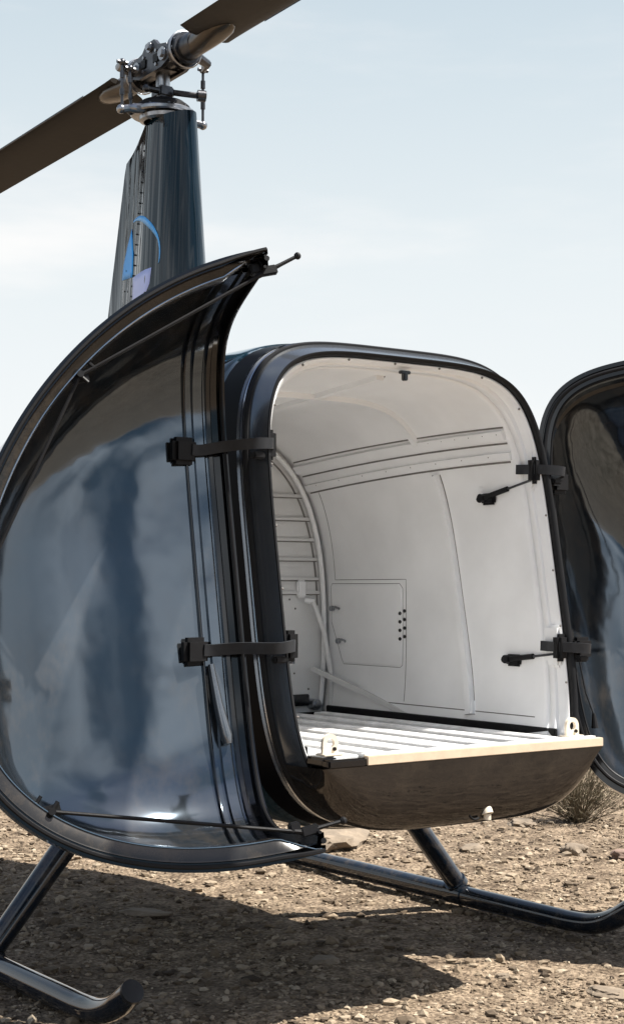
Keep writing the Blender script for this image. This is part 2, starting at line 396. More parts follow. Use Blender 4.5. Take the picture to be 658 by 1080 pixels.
# inner white flange with joggle
i0 = ring3(.054, .006); 
Pin = [(x, z) for x, z in inset(P0, .054)]
def flange():
    rows = []
    B = np.array(bay(0)); Lb = np.r_[0, np.cumsum(np.hypot(*np.diff(B, axis=0).T))]
    Q = inset(P0, .0655); Q = Q[Q[:, 1] > .84]
    s = np.argsort(np.arctan2(Q[:, 0], Q[:, 1]-1.3)); Q = Q[s]
    Lq = np.r_[0, np.cumsum(np.hypot(*np.diff(Q, axis=0).T))]; u = np.linspace(0, 1, 160)
    Qa = np.stack([np.interp(u*Lq[-1], Lq, Q[:, 0]), np.interp(u*Lq[-1], Lq, Q[:, 1])], 1)
    Ba = np.stack([np.interp(u*Lb[-1], Lb, B[:, 0]), np.interp(u*Lb[-1], Lb, B[:, 1])], 1)
    for k, v in ((0, .019), (.12, .019), (.35, .03), (.5, .058), (.8, .064), (1, .0845)):
        P = Qa*(1-k)+Ba*k
        rows.append([(x, yp(z)+v, z) for x, z in P])
    return rows, Qa, Ba
fr, Qa, Ba = flange()
m = MB(); m.grid(fr); fl = m.build('inner_flange', M['white'], heli, angle=30, solid=.003, off=0)
m = MB(); m.ball((0, 0, 0), .0046, 6); dot = m.build('rivet', M['seam'], fl)
def dots(name, pts, parent, mt=None, k=1.0):
    first = None
    for p in pts:
        o = bpy.data.objects.new(name, dot.data if mt is None else dotm(mt)); col.objects.link(o); o.parent = parent; o.location = p; o.scale = (k, k, k)
_dm = {}
def dotm(mt):
    if mt.name not in _dm:
        d = dot.data.copy(); d.materials[0] = mt; _dm[mt.name] = d
    return _dm[mt.name]
pts_ = []
for k in range(6, 156, 9):
    x, z = Qa[k]*.72+Ba[k]*.28; pts_.append((x*.998, yp(z)+.019, z))
dot.location = pts_[0]; dots('rivet', pts_[1:], fl)

# back bulkhead
Bk = bay(1)
m = MB(); m.add([(x, YB-.002, z) for x, z in Bk], [tuple(range(len(Bk)))])
bulk = m.build('rear_bulkhead', M['white2'], heli, smooth=False)
m = MB()
for z in (1.79, 1.69, 1.60, 1.515, 1.43, 1.37):
    w = bayx(YB, z)-.035
    m.box((0, YB-.010, z), (2*w, .014, .014), ch=.004)
m.build('stiffener', M['white2'], bulk, angle=30)
m = MB()
for z in (1.781, 1.681, 1.591, 1.506, 1.421, 1.361):
    w = bayx(YB, z)-.04
    m.box((0, YB-.005, z), (2*w, .006, .005))
m.build('panel_joint', M['seam'], bulk, smooth=False)
m = MB()  # arched corner frame following the bulkhead outline
arc = [(x*.955, YB-.02, 1.2+(z-1.2)*.965) for x, z in Bk if z > .86]
m.tube(arc, .011, 8); m.build('arch_frame', M['white'], bulk)
m = MB(); arc = [(x*.915, YB-.006, 1.2+(z-1.2)*.93) for x, z in Bk if z > 1.3]; m.tube(arc, .0035, 6); m.build('arch_joint', M['seam'], bulk)
m = MB(); m.box((.425, YB-.02, .905), (.12, .03, .05), ch=.004); m.build('vent_box', M['black'], bulk)
m = MB(); m.cyl((.512, YB-.005, .885), (.512, YB-.05, .885), .024, 18); m.cyl((.512, YB-.05, .885), (.512, YB-.06, .885), .013, 14); m.build('filler_cap', M['steel'], bulk)
m = MB(); m.box((.455, YB-.012, 1.385), (.045, .02, .075), ch=.006); m.cyl((.47, YB-.02, 1.335), (.50, YB-.05, 1.33), .012, 10); m.build('latch_plate', M['white'], bulk, angle=30)
m = MB()
m.tube([(.49, YB-.05, 1.33), (.535, YB-.07, 1.20), (.57, YB-.07, 1.03), (.578, YB-.06, .86)], .012, 10)
m.tube([(.50, YB-.03, 1.04), (.57, .05, .95), (.575, -.24, .872)], .008, 8, prof=[(-1, -1.3), (1, -1.3), (1, 1.3), (-1, 1.3)])
m.build('brace', M['white2'], bulk, angle=40)
dots('screw', [(x, YB-.004, z) for x, z in ((.43, 1.30), (.44, 1.15), (.425, 1.02), (.5, .95), (.4, 1.34), (.38, .96))], bulk)

# longeron, ribs, ledge lines following the port and starboard walls
def wallpath(zf, y0, y1, s, off=.0, n=24):
    out = []
    for i in range(n):
        y = y0+(y1-y0)*i/(n-1); z = zf(i/(n-1)); out.append((s*(bayx(y, z)-off), y, z))
    return out
def strip(mb, path, w, t, nrm_in):
    """raised flat strip along a wall path; nrm_in(p) gives the inward direction"""
    rows = []
    for i, p in enumerate(path):
        p = Vector(p); tan = (Vector(path[min(i+1, len(path)-1)])-Vector(path[max(i-1, 0)])).normalized()
        nn = nrm_in(p); b = tan.cross(nn).normalized()
        rows.append([p-b*w/2-nn*.003, p-b*w/2*.8+nn*t, p+b*w/2*.8+nn*t, p+b*w/2-nn*.003])
    mb.grid(rows, cv=True); mb.add(rows[0], [(0, 1, 2, 3)]); mb.add(rows[-1], [(3, 2, 1, 0)])
def nin(s):
    def f(p):
        e = .01; dz = (bayx(p.y, p.z+e)-bayx(p.y, p.z-e))/(2*e); return Vector((-s, 0, s*dz*s)).normalized() if dz > -3 else Vector((-s*.3, 0, -1)).normalized()
    return f
for s in (1, -1):
    m = MB()
    strip(m, wallpath(lambda t: 1.968-.062*t*t, -.87, YB-.02, s), .045, .018, nin(s))
    strip(m, wallpath(lambda t: 1.888-.062*t*t, -.88, YB-.02, s), .035, .014, nin(s))
    lg = m.build('longeron', M['white'], lining, angle=30)
    m = MB()
    for zz in (1.971, 1.912, 1.842): m.tube(wallpath(lambda t: zz+.023-.062*t*t, -.87, YB-.03, s, .003), .0042, 5)
    m.build('longeron_joint', M['seam'], lg)
    # vertical rib, raked like the opening
    pth = []
    for i in range(20):
        z = .90+(1.84-.90)*i/19; y = -.64+(z-.90)*.20; pth.append((s*bayx(y, z), y, z))
    m = MB(); strip(m, pth, .036, .024, nin(s)); strip(m, [(p[0], p[1]+.0, p[2]) for p in pth[:2]], .055, .016, nin(s))
    m.build('wall_rib', M['white'], lining, angle=30)
    m = MB()
    m.tube([(p[0]-s*.003, p[1]+.022, p[2]) for p in pth], .0045, 5); m.tube([(p[0]-s*.002, p[1]-.021, p[2]) for p in pth], .0025, 5)
    lower = [(s*(bayx(y, .915)-.001), y, .915+.02*(y+.9)*0) for y in np.linspace(-1.0, -.02, 10)]
    m.tube(lower, .0035, 5)
    # joint lines round the hatch bay and wall panel
    q = [(-.215, .925), (-.215, 1.425), (.27, 1.425), (.27, 1.84)]
    pts = []
    for (ya, za), (yb, zb) in zip(q[:-1], q[1:]):
        for k in range(12): y = ya+(yb-ya)*k/12; z = za+(zb-za)*k/12; pts.append((s*(bayx(y, z)-.001), y, z))
    m.tube(pts, .003, 5)
    m.build('panel_joint', M['seam'], lining)
for s in (1,):
    pt = []
    for i in range(16):
        y = -.84+i*.073; t_ = (y+.87)/(YB+.85); zz = 1.968-.062*t_*t_; pt.append((s*(bayx(y, zz)-.019), y, zz))
        if i % 2: pt.append((s*(bayx(y, zz-.08)-.015), y, zz-.08))
    dots('rivet', pt, lining, None, .55)
# ceiling bows
m = MB()
def bow(y0, y1, x0, x1, n=30):
    out = []
    for i in range(n):
        t = i/(n-1); x = x0+(x1-x0)*t; y = y0+(y1-y0)*t; out.append((x, y, baytop(y, x)-.001))
    return out
def strip_c(mb, path, w, t): strip(mb, path, w, t, lambda p: Vector((-p.x*.9, 0, -.6 if abs(p.x) > .3 else -1)).normalized())
strip_c(m, bow(-.40, -.40, -.50, .50), .035, .020)
strip_c(m, bow(-.80, .30, 0, 0), .04, .018)
m.build('ceiling_bow', M['white'], lining, angle=30)
m = MB(); m.tube([(x, y+.02, z-.004) for x, y, z in bow(-.40, -.40, -.50, .50)], .003, 5); m.tube([(x+.022, y, z-.003) for x, y, z in bow(-.8, .3, 0, 0)], .0028, 5)
m.build('ceiling_joint', M['seam'], lining)
# small catch under the top flange
m = MB(); m.box((.03, yp(2.15)+.05, 2.158), (.045, .02, .012), ch=.003); m.box((.03, yp(2.15)+.05, 2.143), (.018, .02, .03), ch=.003); m.build('door_catch', M['black'], fl, angle=30)

# hatch on the port wall
def on_wall(y, z, off=.0): return (bayx(y, z)-off, y, z)
def hatch():
    out = [(-.19, 1.075), (-.19, 1.385), (-.17, 1.405), (.29, 1.405), (.30, 1.39), (.30, 1.24), (.225, 1.085), (.21, 1.065), (-.175, 1.065)]
    c = (.02, 1.23); m = MB(); n = len(out)
    dense = []
    for (a, b) in zip(out, out[1:]+out[:1]):
        for k in range(6): dense.append((a[0]+(b[0]-a[0])*k/6, a[1]+(b[1]-a[1])*k/6))
    rings = []
    for sc, off in ((1.0, -.002), (.985, .007), (.96, .008), (.7, .008), (.4, .008), (.05, .008)):
        rings.append([on_wall(c[0]+(y-c[0])*sc, c[1]+(z-c[1])*sc, off) for y, z in dense])
    m.grid(rings, cv=True); m.add(rings[-1], [tuple(range(len(dense)))])
    h = m.build('wall_hatch', M['white'], heli, angle=25)
    m = MB(); m.tube([on_wall(c[0]+(y-c[0])*1.015, c[1]+(z-c[1])*1.02, .001) for y, z in dense], .0028, 5, closed=True); m.build('hatch_joint', M['seam'], h)
    dots('hinge_screw', [on_wall(y, 1.285-k*.035+(.01 if y < -.2 else 0), .010) for k in range(4) for y in (-.182, -.212)], h, M['black'], 1.7)
    for y, z in ((.285, 1.30), (.24, 1.16)):
        m = MB(); p = Vector(on_wall(y, z, .014)); m.cyl(p+Vector((.006, 0, 0)), p-Vector((.008, 0, 0)), .012, 12)
        m.tube([p, p+Vector((-.006, -.03, .008)), p+Vector((-.004, -.055, .0))], .005, 8); m.build('hatch_latch', M['steel'], h)
hatch()

# deck with longitudinal rails, front board and rings
m = MB(); m.box((0, -.38, .832), (1.17, 1.46, .016)); m.box((0, -1.235, .838), (1.15, .105, .012)); deck = m.build('cargo_deck', M['deck'], heli, smooth=False)
for i, x in enumerate((-.50, -.345, -.185, -.02, .145, .31, .455)):
    m = MB(); y0, y1 = -1.262, .20
    w = (.10, .07, .085, .10, .08, .075, .065)[i]
    m.box((x, (y0+y1)/2, .8535), (w, y1-y0, .018), ch=.003)
    m.box((x-w*.22, (y0+y1)/2-.01, .8640), (.012, y1-y0-.05, .006), ch=.001)
    m.build('deck_rail', M['alu'], deck, angle=30)
for x in (.553, -.553):
    m = MB(); m.box((x, -.42, .862), (.016, 1.40, .040), ch=.003); m.build('deck_seal', M['rubber'], deck, smooth=False)
m = MB(); m.box((.082, -1.287, .846), (1.050, .026, .030), ch=.002)
m.build('sill_board', M['beige'], heli, angle=30)
m = MB(); m.box((-.520, -1.280, .842), (.150, .040, .030), ch=.006); m.box((-.565, -1.22, .846), (.06, .10, .028), ch=.006); m.build('sill_corner', M['black'], heli, angle=30)
m = MB(); m.box((.08, -1.262, .8635), (1.03, .022, .004)); m.build('sill_strip', M['alu'], heli, smooth=False)
for x in (-.545, .515):
    m = MB(); c = Vector((x, -1.235, .902)); rows = []
    # plate with a hole: rounded tab
    outl, inl = [], []
    for k in range(28):
        a = 2*math.pi*k/28; ca, sa = math.cos(a), math.sin(a)
        ro = .030 if sa > -.1 else None
        outl.append((.030*ca, .030*sa) if sa > -.15 else (.030*(1 if ca > 0 else -1), max(-.040, .030*sa*1.9)))
        inl.append((.015*ca, .015*sa))
    f = [[(c.x+a, c.y-.006, c.z+b) for a, b in outl], [(c.x+a, c.y-.006, c.z+b) for a, b in inl], [(c.x+a, c.y+.006, c.z+b) for a, b in inl], [(c.x+a, c.y+.006, c.z+b) for a, b in outl]]
    m.grid(f, cu=True, cv=True); m.box((x, -1.235, .867), (.075, .05, .007), ch=.002)
    rg = m.build('lashing_ring', M['ring'], heli, angle=40)
    m = MB(); m.cyl((x+.012, -1.248, .884), (x+.012, -1.240, .884), .0065, 8); m.build('bolt', M['black'], rg)

# --- fixed chin under the sill
def chin():
    Q = sec(.672, .600, 2.252, 4.4, 400); Q = Q[Q[:, 1] <= .832]; Q = Q[np.argsort(Q[:, 0])]
    L_ = np.r_[0, np.cumsum(np.hypot(*np.diff(Q, axis=0).T))]; u = np.linspace(0, L_[-1], 90)
    Q = np.stack([np.interp(u, L_, Q[:, 0]), np.interp(u, L_, Q[:, 1])], 1)
    rows = [[(x, yp(z)+.10, z) for x, z in Q]]
    for s in np.linspace(0, 1, 22):
        g = math.cos(s*math.pi/2)**.8; row = []
        for x, z in Q:
            zz = .830-(.830-z)*g; yy = yp(z)+(-1.298-yp(z))*math.sin(s*math.pi/2)**.9
            row.append((x*(1-.09*s*(1-((abs(x)/.64)**4))*0)*(1-.035*math.sin(s*math.pi/2)), yy, zz))
        rows.append(row)
    m = MB(); m.grid(rows); return m.build('chin_fairing', M['chin'], heli, angle=60)
ch = chin()
m = MB(); m.cyl((.085, -1.268, .632), (.085, -1.240, .690), .021, 16); m.cyl((.085, -1.268, .614), (.085, -1.268, .633), .013, 12); m.build('drain_fitting', M['ring'], ch)
m = MB(); m.tube([(.035+.03*math.cos(a), -1.264, .650+.032*math.sin(a)) for k, a in enumerate(np.linspace(R(60), R(300), 14))], .0045, 8); m.build('tow_hook', M['rubber'], ch)

# ------------------------------------------------------------------ nose doors (built closed, then swung open about the raked hinge line)
Q_ = dict(th=R(109.56), hx=-.70, hy=-1.121, D=.957, ZA=1.236, n2=2.073, zt=2.264, zb=.587, hw=.744, n=5.04)
def door(sg, label):
    q = dict(Q_)
    if sg > 0: q.update(th=R(132), hx=-.716, hy=-1.05)
    P = sec(q['hw'], q['zb'], q['zt'], q['n'], 150, half=True)      # x<=0 side
    ya = yp(q['ZA'])
    def S(x, z, s, off=0.0):
        """shell point: outline point (x,z), s = 0 at the opening .. 1 at the nose tip; off = inward offset"""
        g = math.cos(s*math.pi/2)**(2/q['n2']) if s < 1 else 0; d = q['D']*math.sin(s*math.pi/2)**(2/q['n2'])
        y = yp(z)
        return Vector((x*g, ya+(y-ya)*g-d, q['ZA']+(z-q['ZA'])*g))
    ss = np.linspace(0, .995, 64)
    G = [[S(x, z, s) for x, z in P] for s in ss]
    cen = Vector((0, ya-.25, q['ZA']))
    def ins(p, d): return p+(cen-p).normalized()*d
    a = Vector((0, K, 1)).normalized(); H = Vector((q['hx'], q['hy'], .88))
    T = Matrix.Translation(H) @ Matrix.Rotation(-q['th'], 4, a) @ Matrix.Translation(-H)
    if sg > 0:
        F_ = Matrix.Diagonal((-1, 1, 1, 1)); T = F_ @ T @ F_
    fx = (lambda p: Vector((-p[0], p[1], p[2]))) if sg > 0 else (lambda p: Vector(p))
    def B(mb, name, mt, parent, **k):
        if sg > 0: mb.v = [(-x, y, z) for x, y, z in mb.v]; mb.f = [f[::-1] for f in mb.f]
        return mb.build(name, mt, parent, **k)
    # outer skin + inner lining as one closed shell, two paints
    m = MB(); m.grid(G)
    D_ = B(m, 'nose_door', M['skin'], heli, M=T, angle=50)
    tag(D_, label)
    m = MB()
    Gi = [[ins(p, .022) for p in r] for r in G]
    m.grid(Gi); B(m, 'inner_panel', M['door_in'], D_, angle=50)
    # seam curve (top centre -> nose tip -> bottom centre) lies in the x=0 plane
    top = [G[i][0] for i in range(len(ss))]; bot = [G[i][-1] for i in range(len(ss))][::-1]
    seam = top+bot
    S2 = np.array([(p.y, p.z) for p in seam]); 
    Ls = np.r_[0, np.cumsum(np.hypot(*np.diff(S2, axis=0).T))]; u = np.linspace(0, Ls[-1], 160)
    S2 = np.stack([np.interp(u, Ls, S2[:, 0]), np.interp(u, Ls, S2[:, 1])], 1)
    c2 = np.array([ya-.25, q['ZA']])
    t = np.gradient(S2, axis=0); t /= np.linalg.norm(t, axis=1)[:, None]; nn = np.stack([-t[:, 1], t[:, 0]], 1)
    nn[((nn*(c2-S2)).sum(1)) < 0] *= -1
    def sm(u_, x): 
        k = np.linspace(0, 1, len(S2)); wv = (.60+.20*np.clip((k-.3)/.4, 0, 1)) if u_ > .03 else 1+0*k
        wv = wv*np.clip(k/.05, .05, 1)*np.clip((1-k)/.04, .1, 1) if u_ > 0 else wv
        A = S2+nn*(u_*wv)[:, None]; return [(x, yy, zz) for yy, zz in A]
    m = MB(); m.grid([sm(-.004, -.012), sm(-.004, .002), sm(.020, .002), sm(.022, -.012)]); B(m, 'seam_lip', M['black'], D_, angle=30)
    m = MB(); m.grid([sm(.022, -.012), sm(.026, -.014), sm(.070, -.020), sm(.076, -.024), sm(.080, -.06), sm(.074, -.085)]); B(m, 'seam_flange', M['flange'], D_, angle=40)
    m = MB(); m.tube(sm(.074, -.020), .0025, 6); B(m, 'flange_edge', M['chrome'], D_)
    m = MB(); m.tube(sm(.010, .004), .006, 6); B(m, 'seal', M['rubber'], D_)
    # perimeter lip (the edge that meets the cabin frame)
    def pr(u_, v):
        A = inset(P, u_, closed=False); A[0, 0] = 0; A[-1, 0] = 0; return [(x, yp(z)+v, z) for x, z in A]
    m = MB(); m.grid([pr(-.002, -.012), pr(-.002, .004), pr(.014, .004), pr(.014, -.008), pr(.034, -.008), pr(.034, .002), pr(.048, .002), pr(.048, -.014), pr(.024, -.020), pr(.022, -.045)])
    B(m, 'perimeter_lip', M['black'], D_, angle=30)
    m = MB(); m.tube(pr(.026, .0), .008, 8); m.tube(pr(.050, -.008), .005, 6); B(m, 'perimeter_seal', M['rubber'], D_)
    # raised stiffening strips on the inner side near the edge
    def par(s0, x_inset, i0, i1, d):
        A = []
        for i in range(i0, i1): x, z = P[i]; A.append(ins(S(x, z, s0), d))
        return A
    for nm, s0, w, mt in (('edge_strip', .026, .014, 'black'), ('edge_channel', .050, .026, 'door_in'), ('edge_strip', .080, .008, 'black')):
        rowa = par(s0-w/2, 0, 4, 146, .020); rowb = par(s0-w/2+.003, 0, 4, 146, .036); rowc = par(s0+w/2-.003, 0, 4, 146, .036); rowd = par(s0+w/2, 0, 4, 146, .020)
        m = MB(); m.grid([rowa, rowb, rowc, rowd]); B(m, nm, M[mt], D_, angle=30)
    # latch rods following the seam: pin at the tip, pivots on the way, handle at the nose tip
    def sp(fr_, u_, x=-.035):
        k = fr_*(len(S2)-1); i = int(k); A = S2[i]+nn[i]*u_; return Vector((x, A[0], A[1]))
    tip = sp(.0, .085); pin = Vector((-.03, yp(2.2)+.075, 2.175))
    for fr0, frp, nm in ((0.0, .245, 'upper'), (1.0, .735, 'lower')):
        e = sp(abs(fr0-.012), .06, -.03); pv = sp(frp, .055 if fr0 == 0 else .065, -.03); hd = sp(.47, .065, -.05)
        back = Vector((0, .115, .035 if fr0 == 0 else .0))
        m = MB(); m.tube([pv, e+(pv-e)*.03], .0052, 8); rod = B(m, 'latch_rod', M['rubber'], D_)
        if fr0 == 0: m = MB(); m.tube([hd, pv], .005, 8); B(m, 'latch_rod', M['rubber'], D_)
        m = MB(); m.tube([e+(pv-e)*.04, e, e+back*.5, e+back], [.007, .009, .006, .0055], 8); m.ball(e+back, .011, 8)
        m.box(e+back*.15, (.02, .05, .028), ch=.004); m.box(e+Vector((-.01, -.02, .018)), (.03, .03, .03), ch=.004)
        B(m, 'latch_pin', M['rubber'], D_, angle=35)
        m = MB(); m.box(pv+Vector((-.012, 0, 0)), (.02, .05, .035), ch=.004); m.cyl(pv+Vector((-.03, 0, 0)), pv+Vector((.02, 0, 0)), .010, 10)
        tdir = (S2[int(frp*159)+1]-S2[int(frp*159)]); tdir = Vector((0, tdir[0], tdir[1])).normalized(); n3 = Vector((0, *nn[int(frp*159)]))
        m.tube([pv-n3*.055, pv, pv+n3*.03], .006, 8); m.tube([pv-tdir*.045-n3*.02, pv-tdir*.045+n3*.02], .005, 6)
        B(m, 'rod_pivot', M['rubber'], D_, angle=35)
    return D_, T, B
dS, TS, BS = door(-1, 'open starboard nose door swung towards the camera')
dP, TP, BP = door(1, 'open port nose door partly cut by the picture edge')

# gooseneck hinges between frame and door
def hinge(sg, zj, zd, yj, yd, xd):
    # jamb end inside the opening, then round the frame edge, on to the door's inner face
    j = Vector((-.600, yj, zj)); dpt = Vector((xd, yd, zd))
    pts = [Vector((-.570, yj+.06, zj+.002)), Vector((-.574, yj+.02, zj)), Vector((-.597, yj-.02, zj-.001)), Vector((-.625, yj-.05, zj-.003)),
           Vector((-.69, yj-.062, zj-.008)), dpt+(j-dpt)*.42+Vector((-.012, -.045, 0)), dpt+Vector((.035, -.045, 0)), dpt+Vector((.0, -.040, 0))]
    P = []
    for i in range(len(pts)-1):
        p0, p1, p2, p3 = pts[max(i-1, 0)], pts[i], pts[i+1], pts[min(i+2, len(pts)-1)]
        for k in range(6):
            s = k/6; P.append(.5*((2*p1)+(-p0+p2)*s+(2*p0-5*p1+4*p2-p3)*s*s+(-p0+3*p1-3*p2+p3)*s**3))
    P.append(pts[-1])
    def fl_(L_): return [(-x if sg > 0 else x, y, z) for x, y, z in L_]
    m = MB(); m.tube(P, 1.0, prof=[(-.007, -.018), (.007, -.018), (.009, 0), (.007, .018), (-.007, .018)]); m.v = fl_(m.v)
    h = m.build('door_hinge', M['dgrey'], heli, angle=30)
    m = MB(); d = dpt
    m.box(d+Vector((-.020, -.020, -.004)), (.088, .045, .088), ch=.014); m.box(d+Vector((.045, -.012, .0)), (.06, .035, .05), ch=.01)
    m.cyl(d+Vector((.07, .005, -.03)), d+Vector((.07, .005, .035)), .013, 12); m.v = fl_(m.v)
    m.build('hinge_bracket', M['rubber'], h, angle=30)
    m = MB(); m.box(Vector((-.600, yj-.004, zj-.004)), (.050, .045, .10), ch=.012); m.v = fl_(m.v); m.build('hinge_foot', M['rubber'], h, angle=30)
    if sg > 0: m = MB(); m.box(Vector((-.597, yj+.030, zj)), (.022, .085, .155), ch=.010); m.v = fl_(m.v); m.build('hinge_pad', M['white'], h, angle=30)
    m = MB(); m.box(Vector((-.668, yj-.045, zj-.045)), (.045, .03, .022), ch=.005); m.v = fl_(m.v); m.build('hinge_stop', M['rubber'], h, angle=30)
HJ = ((1.864, 1.835, -.965, -.875, -.860), (1.208, 1.194, -1.09, -.975, -.875))
for sg in (-1, 1):
    for zj, zd, yj, yd, xd in HJ: hinge(sg, zj-(.032 if sg > 0 else 0), zd-(.032 if sg > 0 else 0), yj, yd-(.0 if sg < 0 else -.04), xd+(0 if sg < 0 else .045))
# gas springs on the port wall (and their twins on the other side)
for sg in (1, -1):
    for (y0, z0, y1, z1) in ((-.72, 1.735, -.965, 1.792), (-.85, 1.122, -1.095, 1.150)):
        a = Vector((sg*(bayx(y0, z0)-.022), y0, z0)); b = Vector((sg*.585, y1, z1))
        m = MB(); mid = a+(b-a)*.52
        m.cyl(a-(b-a)*.05, mid, .0105, 12); gs = m.build('gas_spring', M['rubber'], heli)
        m = MB(); m.cyl(mid, b, .0045, 10); m.build('piston_rod', M['steeld'], gs)
        m = MB(); m.box(a+Vector((sg*.012, -.02, -.004)), (.022, .075, .045), ch=.008); m.cyl(a+Vector((sg*.01, 0, .0)), a-Vector((sg*.018, 0, 0)), .016, 12); m.ball(a-(b-a)*.07, .014, 8)
        m.build('spring_bracket', M['rubber'], gs, angle=30)
# stiffener tab seen inside the starboard door, hanging cable on the port door
m = MB(); 
m.tube([(-.856, -1.030, 1.15), (-.845, -1.055, 1.03), (-.834, -1.085, .93), (-.832, -1.092, .905)], [.010, .015, .020, .014], 12); m.build('door_stay', M['rim'], heli)
m = MB(); m.tube([(.76, -1.03, 1.13), (.765, -1.06, 1.0), (.775, -1.09, .92)], .003, 6); m.cyl((.775, -1.09, .925), (.776, -1.095, .87), .006, 10, .014); m.build('hanging_tether', M['rubber'], heli)

# ------------------------------------------------------------------ skids
def smooth_path(pts, n=8):
    P = [Vector(p) for p in pts]; out = []
    for i in range(len(P)-1):
        p0, p1, p2, p3 = P[max(i-1, 0)], P[i], P[i+1], P[min(i+2, len(P)-1)]
        for k in range(n):
            s = k/n; out.append(.5*((2*p1)+(-p0+p2)*s+(2*p0-5*p1+4*p2-p3)*s*s+(-p0+3*p1-3*p2+p3)*s**3))
    out.append(P[-1]); return out
for sg in (-1, 1):
    xs = sg*1.10
    m = MB(); path = smooth_path([(xs, 2.9, .048), (xs, 1.4, .045), (xs, .2, .045), (xs, -.45, .045), (xs, -.66, .046), (xs, -.78, .060), (xs, -.885, .100), (xs, -.975, .160)], 8)
    m.tube(path, [.041]*(len(path)-6)+[.0405, .040, .039, .038, .037, .036], 18); sk = m.build('skid_tube', M['strut'], heli)
    m = MB(); d = (path[-1]-path[-2]).normalized(); m.tube([path[-1]-d*.010, path[-1]+d*.004], [.0375, .0375], 18); m.build('end_cap', M['dgrey'], sk)
    m = MB(); m.tube([(xs, -.5, .010), (xs, 1.0, .010), (xs, 2.8, .010)], .02, 6, prof=[(-.8, -.4), (.8, -.4), (.8, .4), (-.8, .4)]); m.build('wear_shoe', M['steeld'], sk, smooth=False)
    for yf in (.06, 1.9):
        m = MB(); el = [(math.cos(a)*1.0, math.sin(a)*1.0) for a in np.linspace(0, 2*math.pi, 17)[:-1]]
        foot = Vector((sg*1.105, yf, .08)); topp = Vector((sg*.62, yf, .66)); dd = (foot-topp).normalized()
        m.tube([topp, topp+(foot-topp)*.5, foot], [.050, .046, .042], 18); sn = m.build('skid_strut', M['strut'], heli)
        m = MB(); m.tube([foot-dd*.03, foot-dd*.002], .050, 16); m.cyl((xs, yf-.055, .047), (xs, yf+.055, .047), .046, 18); m.build('skid_clamp', M['strut'], sn, angle=30)

# ------------------------------------------------------------------ mast fairing
def fairing():
    rows = []; N = 40
    def sect(z):
        t = (z-2.30)/(3.46-2.30)
        yf = .40+.115*t; yt = 1.355-.28*t; w = .165-.068*t; pts = []
        for k in range(N):
            a = 2*math.pi*k/N; c = (1-math.cos(a))/2   # 0 at leading edge .. 1 trailing
            th = w*(1.35*math.sqrt(max(c, 0))*(1-c)**.85*1.45) if c < 1 else 0
            th = min(th, w)*(1 if c < .35 else max(0, (1-(c-.35)/.65))**.8)
            pts.append((math.copysign(th, math.sin(a)) if abs(math.sin(a)) > 1e-6 else 0, yf+(yt-yf)*c, z))
        return pts
    for z in np.linspace(2.28, 3.44, 18): rows.append([(x, y, min(z, 3.46-max(0, y-.84)*.42)) for x, y, z in sect(z)])
    # slanted top of the trailing part
    top = [(x, y, 3.46-max(0, y-.84)*.42) for x, y, z in sect(3.46)]
    rows.append(top)
    m = MB(); m.grid(rows, cv=True); m.add(top, [tuple(range(N))])
    o = m.build('mast_fairing', M['fair'], heli, angle=50)
    def wx(y, z):
        P = sect(z); best = min((p for p in P if p[0] <= 0), key=lambda p: abs(p[1]-y))
        L_ = sorted([(p[1], p[0]) for p in P if p[0] <= 0]); ys = [a for a, b in L_]; xs_ = [b for a, b in L_]
        return float(np.interp(y, ys, xs_))
    pr_ = []
    for k in range(24):
        z = 2.33+k*.046; t = (z-2.30)/1.16; y = .87-.06*t+.10*(1-t)
        pr_.append((wx(y, z)-.0008, y, z))
        if k % 2 and k < 12: pr_.append((wx(y+.13, z)-.0008, y+.13, z))
    dots('rivet', pr_, o, M['black'], .9)
    # round emblem: left quarter, lower quarter and an arc
    def patch(name, pts2, mt):
        m = MB(); c = (sum(p[0] for p in pts2)/len(pts2), sum(p[1] for p in pts2)/len(pts2))
        rings = [[(wx(c[0]+(y-c[0])*s, c[1]+(z-c[1])*s)-.0012, c[0]+(y-c[0])*s, c[1]+(z-c[1])*s) for y, z in pts2] for s in (1, .66, .33, .02)]
        m.grid(rings, cv=True); m.add(rings[-1], [tuple(range(len(pts2)))]); m.build(name, mt, o, solid=.0003, off=0)
    return o, wx, patch
fair, wx, patch = fairing()
EMB = []
def emblem():
    cy, cz, ry, rz = .87, 2.815, .185, .215   # centre and radii of the disc on the fairing side
    def dens(L_):
        out = []
        for a, b in zip(L_, L_[1:]+L_[:1]):
            for k in range(4): out.append((a[0]+(b[0]-a[0])*k/4, a[1]+(b[1]-a[1])*k/4))
        return out
    # aft quarter
    patch('emblem_aft', dens([(cy+.225, cz-.01), (cy+.21, cz+.06), (cy+.165, cz+.13), (cy+.10, cz+.205), (cy+.045, cz+.08), (cy+.035, cz-.03)]), M['logo1'])
    patch('emblem_lower', dens([(cy+.03, cz-.035), (cy-.20, cz-.030), (cy-.19, cz-.10), (cy-.12, cz-.20), (cy-.02, cz-.28), (cy+.02, cz-.16)]), M['logo2'])
    arc = []
    for i in range(20):
        a = R(100-i*5.8); arc.append((cy+.03-.285*math.cos(a), cz+.02+rz*math.sin(a)))
    w = [.004+.014*math.sin(math.pi*min(i/14, 1)) for i in range(20)]
    outer = [(y-.004, z+.004) for y, z in arc]; inner = [(y+w[i], z-w[i]*1.0) for i, (y, z) in enumerate(arc)]
    m = MB(); m.grid([[(wx(y, z)-.0012, y, z) for y, z in outer], [(wx(y, z)-.0012, y, z) for y, z in inner]]); m.build('emblem_arc', M['logo3'], fair, solid=.0003, off=0)
emblem()

